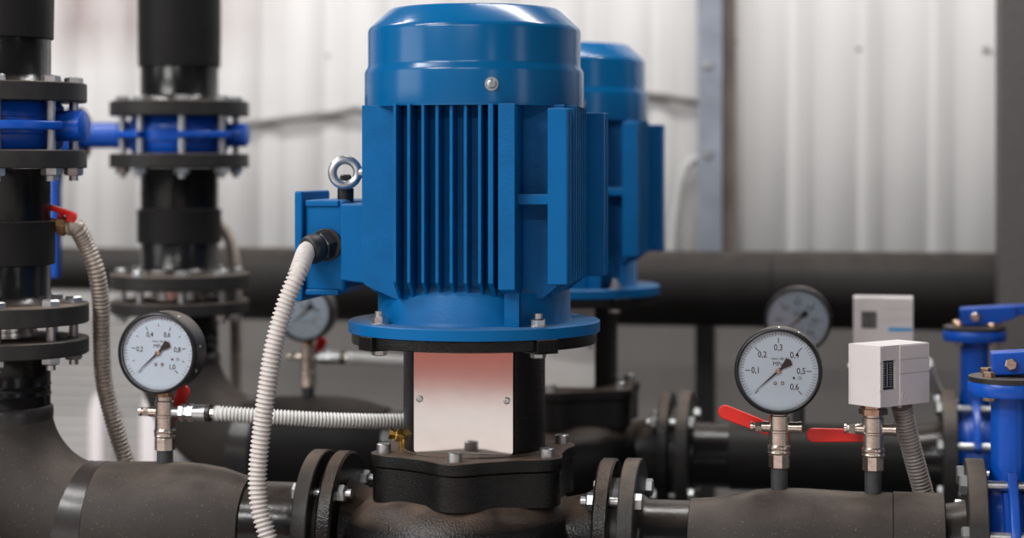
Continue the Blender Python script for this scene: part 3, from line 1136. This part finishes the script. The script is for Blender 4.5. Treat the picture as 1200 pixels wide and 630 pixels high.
def make_gauge(X, Y, dz, label, top, step_label, R=.0586):
    """dial gauge facing -Y; top: full-scale reading; step_label: value between numerals"""
    T = thing('pressure_gauge', label, 'gauge', (X, Y, zz(-.331)), 'round pressure gauges')
    O = Vector((X, Y, zz(dz)))
    f = (0, -1, 0)
    mb = MB()
    mb.lathe(O, f, [(-.018, R - .006), (-.0165, R - .002), (-.015, R - .0012), (.0262, R - .0012), (.0262, R - .004), (.019, R - .004)], 96)
    for k in range(4):
        a = math.radians(90 - 30 * k)
        p = O + Vector((math.cos(a), 0, math.sin(a))) * (R - .002) + Vector((0, -.012, 0))
    case = mb.build('case', M_CASE, T, angle=38)
    for a in (90, 62, 8, -28):
        q = math.radians(a)
        e = Vector((math.cos(q), 0, math.sin(q)))
        MB().lathe(O + e * (R - .002) + Vector((0, -.016 if a > 30 else -.010, 0)), e, [(0, .0022), (.0016, .0022), (.0022, .0013)], 10).build('screw', M_ZINC, case)
    mb = MB()
    mb.lathe(O, f, [(.0235, R - .0005), (.0255, R + .0002), (.032, R), (.0345, R - .0016), (.0352, R - .0036), (.034, R - .0052), (.0265, R - .0056), (.0235, R - .0056)],
             96, cap=False, loop=True)
    mb.build('bezel', M_BEZEL, T, angle=50)
    MB().lathe(O, f, [(.020, R - .0046), (.0255, R - .0046)], 72).build('dial', M_DIAL, T)
    dial = T.children[-1] if T.children else None
    for c in bpy.data.objects:
        if c.parent == T and c.name.startswith('dial'):
            dial = c
    M = Matrix(((1, 0, 0), (0, 0, -1), (0, 1, 0)))
    F = O + Vector((0, -.0257, 0))

    def pt(a, r, off=0.0):
        return F + Vector((math.cos(a) * r, -off, math.sin(a) * r))
    n_major = int(round(top / step_label))
    # scale ticks
    mb = MB()
    per = 10
    N = n_major * per
    for k in range(N + 1):
        a = math.radians(225 - 270 * k / N)
        major = k % per == 0
        mid = k % 5 == 0
        bold = major or (mid and top > .9)
        r1 = R - .0068
        r0 = r1 - .0056
        if bold and top < .9:
            r0, r1 = r1 - .0145, r1 - .0075
        elif bold:
            r0, r1 = (.0352, .0412) if major else (.0372, .0412)
        th = .0011 if major else (.0009 if bold else .00042)
        M2 = Matrix.Rotation(-a, 3, 'Y')
        mb.box(pt(a, (r0 + r1) / 2), (r1 - r0, .0002, th), M=M2)
    mb.build('scale_ticks', M_INK, dial)
    mb = MB()
    for k in range(1, n_major + 1):
        v = step_label * k
        a = math.radians(225 - 270 * k / n_major)
        s = ('%.1f' % v).replace('.', ',')
        text_mesh(mb, s, .0118 if top < .9 else .0102, pt(a, R - (.0283 if top < .9 else .0300) + (.0008 if abs(math.cos(a)) < .3 else 0)), M, .84)
    mb.build('numerals', M_INK, dial)
    mb = MB()
    text_mesh(mb, 'MAX 100', .0042, pt(PI / 2, .0160) + Vector((-.001, 0, 0)), M)
    text_mesh(mb, 'MPa', .0082, pt(PI / 2, .0092) + Vector((-.001, 0, 0)), M, .95)
    text_mesh(mb, '25', .0058, F + Vector((.0287, 0, -.0092)), M)
    mb.box(F + Vector((.0207, 0, -.0092)), (.003, .0002, .003))
    mb.build('lettering', M_INK, dial)
    for sx in (-.0042, .0055):
        MB().lathe(F + Vector((sx, 0, -.0165)), f, [(0, .0024), (.001, .0024), (.0018, .0014)], 14).build('rivet', M_ZINC, dial)
    # pointer: thin tip to the zero mark, flared tail the other way
    M3 = Matrix(((math.cos(math.radians(222)), -math.sin(math.radians(222)), 0), (0, 0, -1), (math.sin(math.radians(222)), math.cos(math.radians(222)), 0)))
    mb = MB()
    Pp = [(R - .0148, 0), (.004, -.0013), (-.006, -.0016), (-.0195, -.0062), (-.0225, 0.0), (-.0195, .0062), (-.006, .0016), (.004, .0013)]
    mb.prism(Pp, .0022, .0030, F, M3)
    mb.lathe(F, f, [(0, .0015), (.0022, .0015)], 12)
    pn = mb.build('pointer', M_INK, T)
    MB().lathe(F, f, [(.0028, .0036), (.0042, .0036), (.0048, .0026)], 20).build('hub', M_COPPER, pn)
    # glass
    MB().lathe(O, f, [(.0315, R - .0054), (.033, R - .0054)], 64).build('glass', M_GLASS, T)
    # threaded stem into the valve
    mb = MB()
    zb = -.333 - dz
    mb.lathe(O, (0, 0, 1), [(zb, .0075), (-R - .012, .0075), (-R - .012, .0105), (-R - .002, .0105), (-R + .004, .0105)], 8)
    mb.build('stem', M_BRONZE, T)
    return T


make_tap(-.455, 0.0, 'nickel ball valve under the left foreground gauge, with a hose fitting', 66, True, hl=.052)
make_gauge(-.455, 0.0, -.2657, 'left foreground round gauge with a 0 to 1,0 scale', 1.0, .2)
make_tap(-.478, 0.8, 'blurred nickel ball valve under the gauge behind the hanging conduit', 66, True, hl=.052)
make_gauge(-.478, 0.8, -.2690, 'blurred round gauge just behind the hanging white conduit', 1.0, .2, .054)
make_tap(.4224, 0.0, 'nickel ball valve with raised bright red handle under right foreground gauge', 160)
make_gauge(.4224, 0.0, -.2746, 'right foreground round gauge with a 0 to 0,6 scale', .6, .1)
make_tap(.5477, 0.0, 'nickel ball valve with level red handle under the front white box', 181)
make_tap(.4224, 0.8, 'ball valve under the blurred gauge peeking out behind the right gauge', 160, hl=.075)
make_gauge(.4224, 0.8, -.2700, 'blurred round gauge peeking out behind the right foreground gauge', .6, .1)
make_tap(.5477, 0.8, 'ball valve hidden behind the front white box', 2, hl=.06)


def make_switch(X, Y, ang, label, w=.096, d=.056, stripe=False, z0=-.3185, z1=-.2375, shift=(0, 0)):
    """boxy pressure switch; its front looks along -y of a frame turned by ang about z"""
    T = thing('pressure_switch', label, 'pressure switch', (X, Y, zz(-.331)), 'white boxed pressure switches')
    R = Matrix.Rotation(ang, 3, 'Z')
    C = Vector((X, Y, ZC)) + Vector((shift[0], shift[1], 0))
    h = z1 - z0
    zc_ = (z0 + z1) / 2

    def P(x, y, z):
        return C + R @ Vector((x, y, zc_ + z))
    fy = -d / 2
    # housing built as a rim round the window recess
    mb = MB()
    mb.box(P(0, .004, 0), (w, d - .008, h), M=R)
    wx0, wx1, wz0, wz1 = (-w / 2 + .006, -w / 2 + .031, -.018, .021)
    if stripe:
        wx0, wx1, wz0, wz1 = (-w / 2 + .014, -w / 2 + .040, -.008, .022)
    for x0, x1, a, b in ((-w / 2, wx0, -h / 2, h / 2), (wx1, w / 2, -h / 2, h / 2), (wx0, wx1, -h / 2, wz0), (wx0, wx1, wz1, h / 2)):
        mb.box(P((x0 + x1) / 2, fy + .004, (a + b) / 2), (x1 - x0, .0085, b - a), M=R)
    hs = mb.build('housing', M_SWITCH, T)
    # raised cover strips leave the fine grooves seen across the face
    xa = wx1 + .008
    for a, b, x0, x1 in ((h / 2 - .0195, h / 2 - .0005, xa, w / 2), (h / 2 - .038, h / 2 - .0205, xa, w / 2), (-h / 2 + .0005, h / 2 - .039, xa, w / 2),
                         (h / 2 - .022, h / 2 - .0005, -w / 2, wx0), (-h / 2 + .022, h / 2 - .023, -w / 2, wx0), (-h / 2 + .0005, -h / 2 + .0212, -w / 2, wx0)):
        mb = MB()
        mb.box(P((x0 + x1) / 2, fy - .0007, (a + b - .0006) / 2), (x1 - x0, .0016, b - a - .0006), M=R)
        mb.build('cover_strip', M_SWITCH, hs, bevel=.0004)
    mb = MB()
    mb.box(P((wx0 + wx1) / 2, fy + .0042, (wz0 + wz1) / 2), (wx1 - wx0 - .0004, .002, wz1 - wz0 - .0004), M=R)
    win = mb.build('scale_window', M_BLACKPL, T)
    mb = MB()
    for k in range(11):
        z = wz0 + .004 + k * (wz1 - wz0 - .008) / 10
        l = .006 if k % 5 == 0 else .0035
        mb.box(P(wx0 + .006, fy + .0030, z), (l, .0006, .0006), M=R)
        mb.box(P(wx1 - .006, fy + .0030, z), (l, .0006, .0006), M=R)
    mb.box(P((wx0 + wx1) / 2, fy + .0030, (wz0 + wz1) / 2), (.0008, .0006, wz1 - wz0 - .006), M=R)
    mb.build('scale_marks', M_CONDG, win)
    mb = MB()
    p = P(-w / 2 + .047, fy - .0008, -h / 2 + .0125)
    n = R @ Vector((0, -1, 0))
    mb.washer(p, n, .0026, .0055, -.001, .0012, 24)
    mb.build('screw_collar', M_SWITCH, T)
    MB().lathe(p, n, [(-.001, .0026), (.0004, .0026)], 16).build('screw', M_BRONZE, T)
    if stripe:
        mb = MB()
        mb.box(P(w / 2 - .022, fy - .0017, -.0085), (.040, .0008, .0055), M=R)
        mb.build('printed_stripe', M_STRIPE, T)
    # threaded connector down into the valve
    mb = MB()
    o = Vector((X, Y, ZC))
    mb.lathe(o, (0, 0, 1), [(-.333, .0088), (-.3305, .0088), (-.3305, .0105), (-.3285, .0105)], 20)
    mb.lathe(o, (0, 0, 1), [(-.3345, .0125), (-.333, .0195), (-.3255, .0195), (-.325, .017), (z0 + .001, .017)], 6, ph=.4)
    mb.build('connector', M_COPPER, T)
    return T


# front switch stands corner-on to the view, rear switch square to it
ang = math.radians(37) + YAW
e1 = Vector((math.cos(ang), math.sin(ang)))
e2 = Vector((-math.sin(ang), math.cos(ang)))
corner = at(1030.5, 440, -.048)
ctr = Vector((corner.x, corner.y)) + e1 * .0488 + e2 * .0273
make_switch(.5477, 0.0, ang, 'front white switch box with plain face, standing corner-on', w=.0976, d=.0546,
            shift=(ctr.x - .5477, ctr.y - 0.0))
make_switch(.5477, 0.8, YAW - math.radians(11), 'blurred white switch box with a blue stripe, behind the plain one', w=.102, d=.056, stripe=True,
            shift=(.022, -.006), z0=-.3205, z1=-.228)


# ------------------------------------------------------------------ conduits and hoses
def ribbed(name, pts, R, pitch, m, label, cat, group=None, depth=.14, seg=18):
    sp = spline(pts, pitch / 4)
    mb = MB()
    mb.tube(sp, lambda i: R if i % 4 in (0, 1) else R * (1 - (depth if i % 4 == 2 else depth * .85)), seg)
    o = mb.build(name, m, angle=70)
    return tag(o, label, cat, group)


g = Vector((-.196, -.062, zz(-.108)))
gd = Vector((-.50, -.82, -.20)).normalized()
p0 = g + gd * .030
ribbed('flexible_conduit', [p0 - gd * .004, p0 + gd * .008, at(350, 318, -.134), at(334, 358, -.143), at(321, 405, -.148), at(313, 455, -.148),
                            at(306, 510, -.146), at(302, 555, -.146), at(304, 592, -.148), at(315, 632, -.15), at(335, 690, -.15), at(360, 780, -.14), at(372, 900, -.13), (-.31, -.12, .02)],
       .0131, .0062, M_COND, 'white ribbed conduit hanging from the terminal box gland, in the foreground', 'conduit', depth=.24)
for Y, X0, lab in ((0.0, -.455, 'pale grey ribbed conduit from the left foreground gauge valve to the pump'),
                   (0.8, -.478, 'blurred pale conduit from the rear gauge valve to the pump behind')):
    z0 = zz(-.3535)
    ribbed('flexible_conduit', [(X0 + .0765, Y, z0), (X0 + .092, Y, z0 - .0005), (X0 + .16, Y + .02, z0 - .006), (X0 + .24, Y + .06, z0 - .014),
                                (X0 + .33, Y + .115, z0 - .020), (X0 + .42, Y + .145, z0 - .014), (.02, Y + .145, z0 - .012)],
           .0112, .0052, M_CONDG, lab, 'conduit', 'conduits from the left gauge valves', depth=.22)
# spiral conduit below each switch
for Y, a, lab in ((0.0, [(1057, 476), (1063, 505), (1072, 540), (1083, 580), (1094, 620), (1106, 690)], 'dark grey spiral conduit dropping from the front white box'),):
    pts = [at(px, py, Y + .03 + .014 * k) for k, (px, py) in enumerate(a)]
    pts.append(Vector((pts[-1].x + .02, .15, .25)))
    pts.append(Vector((pts[-1].x + .01, .16, .02)))
    ribbed('spiral_conduit', pts, .0142, .0052, M_CONDD, lab, 'conduit', depth=.26)
    sp = spline([at(1051, 462, Y + .03), at(1055, 480, Y + .03), at(1060, 500, Y + .035)], .004)
    tag(MB().tube(sp, .0034, 10).build('cable', M_CONDG), 'thin grey cable from the front white box into spiral conduit', 'cable')
pts = [at(1085, 425, .80), at(1092, 447, .86), at(1101, 468, .90), at(1112, 500, .93), at(1120, 560, .95)]
pts += [Vector((pts[-1].x + .01, .96, .3)), Vector((pts[-1].x + .01, .96, .02))]
ribbed('spiral_conduit', pts, .012, .006, M_CONDG, 'blurred pale conduit dropping behind the front white box', 'conduit', depth=.12)


def make_drain(Y, pix, near):
    RX = -.709 if near else -.729
    """small red-handled valve on the riser and the metal hose that falls from it"""
    T = thing('drain_valve', 'small brass valve with red handle on the ' + ('nearest riser' if near else 'riser behind, mostly hidden'), 'valve',
              (RX + .07, Y + .03, zz(-.084)), 'small valves on the risers')
    q = Vector((RX + .062, Y + .035, zz(-.0855)))
    d = Vector((.97, .16, -.12)).normalized()
    if not near:
        d = Vector((.9, .4, .05)).normalized()
        q = at(243, 263, Y + .075) - d * .028
    mb = MB()
    mb.lathe(q, d, [(0, .010), (.012, .010), (.0125, .0145), (.024, .0145), (.0245, .012), (.032, .012)], 8)
    mb.build('body', M_BRONZE if near else M_NICKEL, T)
    if near:
        mb = MB()
        c = q + d * .016
        mb.cyl(c, c + Vector((0, 0, .018)), .005, seg=12)
        mb.box(c + Vector((.004, -.002, .0215)), (.042, .016, .008), .2, M=Matrix.Rotation(math.radians(18), 3, 'Y'))
        mb.box(c + Vector((.018, -.002, .012)), (.014, .018, .014), .2)
        mb.build('handle', M_RED, T, bevel=.003)
    s = q + d * .028
    pts = [s, s + d * .012] + pix
    ribbed('metal_hose', pts, .0135 if near else .0125, .0062, M_HOSE,
           'braided metal hose beside the nearest riser, in front' if near else 'blurred metal hose beside the riser behind', 'hose', 'metal hoses', depth=.17)


make_drain(0.0, [at(101, 287, .06), at(113, 318, .07), at(118, 355, .085), at(119, 400, .10), at(121, 440, .115), at(128, 475, .13), at(138, 510, .14), at(150, 548, .15),
                 at(170, 620, .16), at(185, 720, .17), (-.46, .17, .02)], True)
make_drain(0.8, [at(262, 269, .878), at(270, 283, .88), at(275, 310, .885), at(276, 350, .90), at(277, 410, .93), at(277, 455, .95), at(280, 520, .97), at(282, 620, .97), (-.57, .97, .02)], False)

# ------------------------------------------------------------------ background
YH = 1.5
T = thing('header_pipe', 'long thick dark pipe running level across the white wall', 'pipe', (0, YH, zz(-.27)))
zh = zz(-.263)
mb = MB()
xs = at(216, 300, YH).x
mb.lathe((0, YH, zh), (1, 0, 0), [(xs, .05), (xs + .02, .078), (xs + .03, .0815), (at(905, 300, YH).x, .0815)], 48)
mb.build('insulation', M_HEADER, T)
mb = MB()
mb.lathe((0, YH, zh), (1, 0, 0), [(at(905, 300, YH).x + .001, .0805), (at(905, 300, YH).x + .003, .0825), (1.9, .0825)], 48)
mb.build('insulation', M_HEADER, T)
mb = MB()
mb.lathe((0, YH, zh + .029), (1, 0, 0), [(-3.2, .049), (xs + .01, .049)], 40)
mb.build('reduced_pipe', M_HEADER, T)
for x in (-2.4, at(827, 400, YH).x, 1.6):
    MB().bx(x - .02, x + .02, YH - .03, YH + .03, 0, zh - .0).build('support_leg', M_BLACKPL, T)

# steel angle post against the wall
pa, pb = at(818, 100, 1.945), at(846, 100, 1.945)
mb = MB()
M_ = 0.0
T = thing('steel_angle', 'blue-grey galvanised steel angle standing against the white wall', 'steel post', (pa.x, 1.95, 0))
mb.bx(pa.x, pb.x, 1.942, 1.948, 0, RZ1)
front = mb.build('front_leg', M_GALV, T)
mb = MB()
mb.bx(pb.x - .006, pb.x, 1.948, 1.99, 0, RZ1)
mb.bx(pb.x, pb.x + .030, 1.984, 1.99, 0, RZ1)
mb.build('side_leg', M_RUST, T)
MB().bx(pa.x - .002, pb.x + .001, 1.9405, 1.942, at(830, 96, 1.942).z, RZ1).build('splice_plate', M_GALV, front)
for py in (76, 180):
    p = at(829, py, 1.9405)
    mb = MB()
    hexbolt(mb, p, (0, -1, 0), .012, .008)
    mb.build('bolt', M_ZINC, front)

# charcoal post at the right edge
p = at(1172, 100, 1.2)
q = MB()
q.bx(p.x, p.x + .14, 1.2, 1.34, 0, RZ1)
tag(q.build('square_post', M_POST, bevel=.006), 'dark charcoal square post cut off by the right edge', 'post')

# wall cable and bent tube
sp = spline([at(60, 150, 1.992), at(200, 150, 1.992), at(290, 146, 1.992), at(345, 139, 1.992), at(398, 133, 1.992), at(416, 128, 1.992), at(436, 132, 1.992), at(600, 116, 1.992),
             at(752, 112, 1.992), at(790, 116, 1.992), at(815, 120, 1.992), at(838, 122, 1.992)], .03)
tag(MB().tube(sp, .0088, 10).build('wall_cable', M_CABLE), 'dark grey cable sagging along the white wall behind the motors', 'cable')
sp = spline([at(787, 372, 1.975), at(787, 330, 1.975), at(787, 285, 1.975), at(793, 235, 1.975), at(800, 205, 1.975), at(808, 190, 1.975), at(822, 185, 1.975), at(836, 186, 1.975)], .015)
tag(MB().tube(sp, .0105, 12).build('bent_tube', M_CONDG), 'pale grey tube bent over behind the steel angle', 'tube')
# pale struts seen between the riser hose and the left gauge
for (x0, x1, lab) in ((104, 119, 'pale upright strut left of the front metal hose'), (164, 183, 'pale upright strut behind the left foreground gauge valve')):
    a, b = at(x0, 480, 1.80), at(x1, 480, 1.80)
    zt = at(112, 462, 1.80).z
    m_ = MB()
    m_.prism([(a.x, 0), (b.x, 0), (b.x, zt - .02), (b.x - .012, zt), (a.x + .012, zt), (a.x, zt - .04)], 1.80, 1.84, (0, 0, 0), Matrix(((1, 0, 0), (0, 0, 1), (0, 1, 0))))
    tag(m_.build('strut', M_STRUT, bevel=.003), lab, 'strut', 'pale struts')

# screws that hold the sheet to the wall rails
for (px, py) in ((861, 50), (1007, 58), (1155, 58), (386, 66)):
    p = at(px, py, YW - .001)
    m_ = MB()
    m_.lathe(p, (0, -1, 0), [(-.002, .0075), (.0105, .0075), (.012, .006)], 16)
    hexbolt(m_, p + Vector((0, -.0115, 0)), (0, -1, 0), .005, .004)
    tag(m_.build('wall_screw', M_CONDD), 'small grey screw head in the white wall sheet', 'screw', 'screws in the white wall sheet')

# ------------------------------------------------------------------ camera
cd = bpy.data.cameras.new('camera')
cam = bpy.data.objects.new('camera', cd)
COL.objects.link(cam)
cam.location = (CX, CY, ZC)
cam.rotation_euler = (PI / 2, 0, YAW)
cd.sensor_width = 36
cd.lens = FPX / 1200 * 36
cd.shift_y = -120 / 1200
cd.clip_start = 0.05
cd.dof.use_dof = True
cd.dof.focus_distance = 2.56
cd.dof.aperture_fstop = 2.3
SC.camera = cam

SC.view_settings.view_transform = 'Standard'
SC.view_settings.look = 'None'
SC.view_settings.exposure = 0.12
SC.view_settings.gamma = 1.0
SC.view_settings.use_curve_mapping = False
SC.cycles.use_denoising = True
SC.cycles.max_bounces = 8
SC.cycles.caustics_reflective = False
SC.cycles.caustics_refractive = False
SC.cycles.sample_clamp_indirect = 6.0
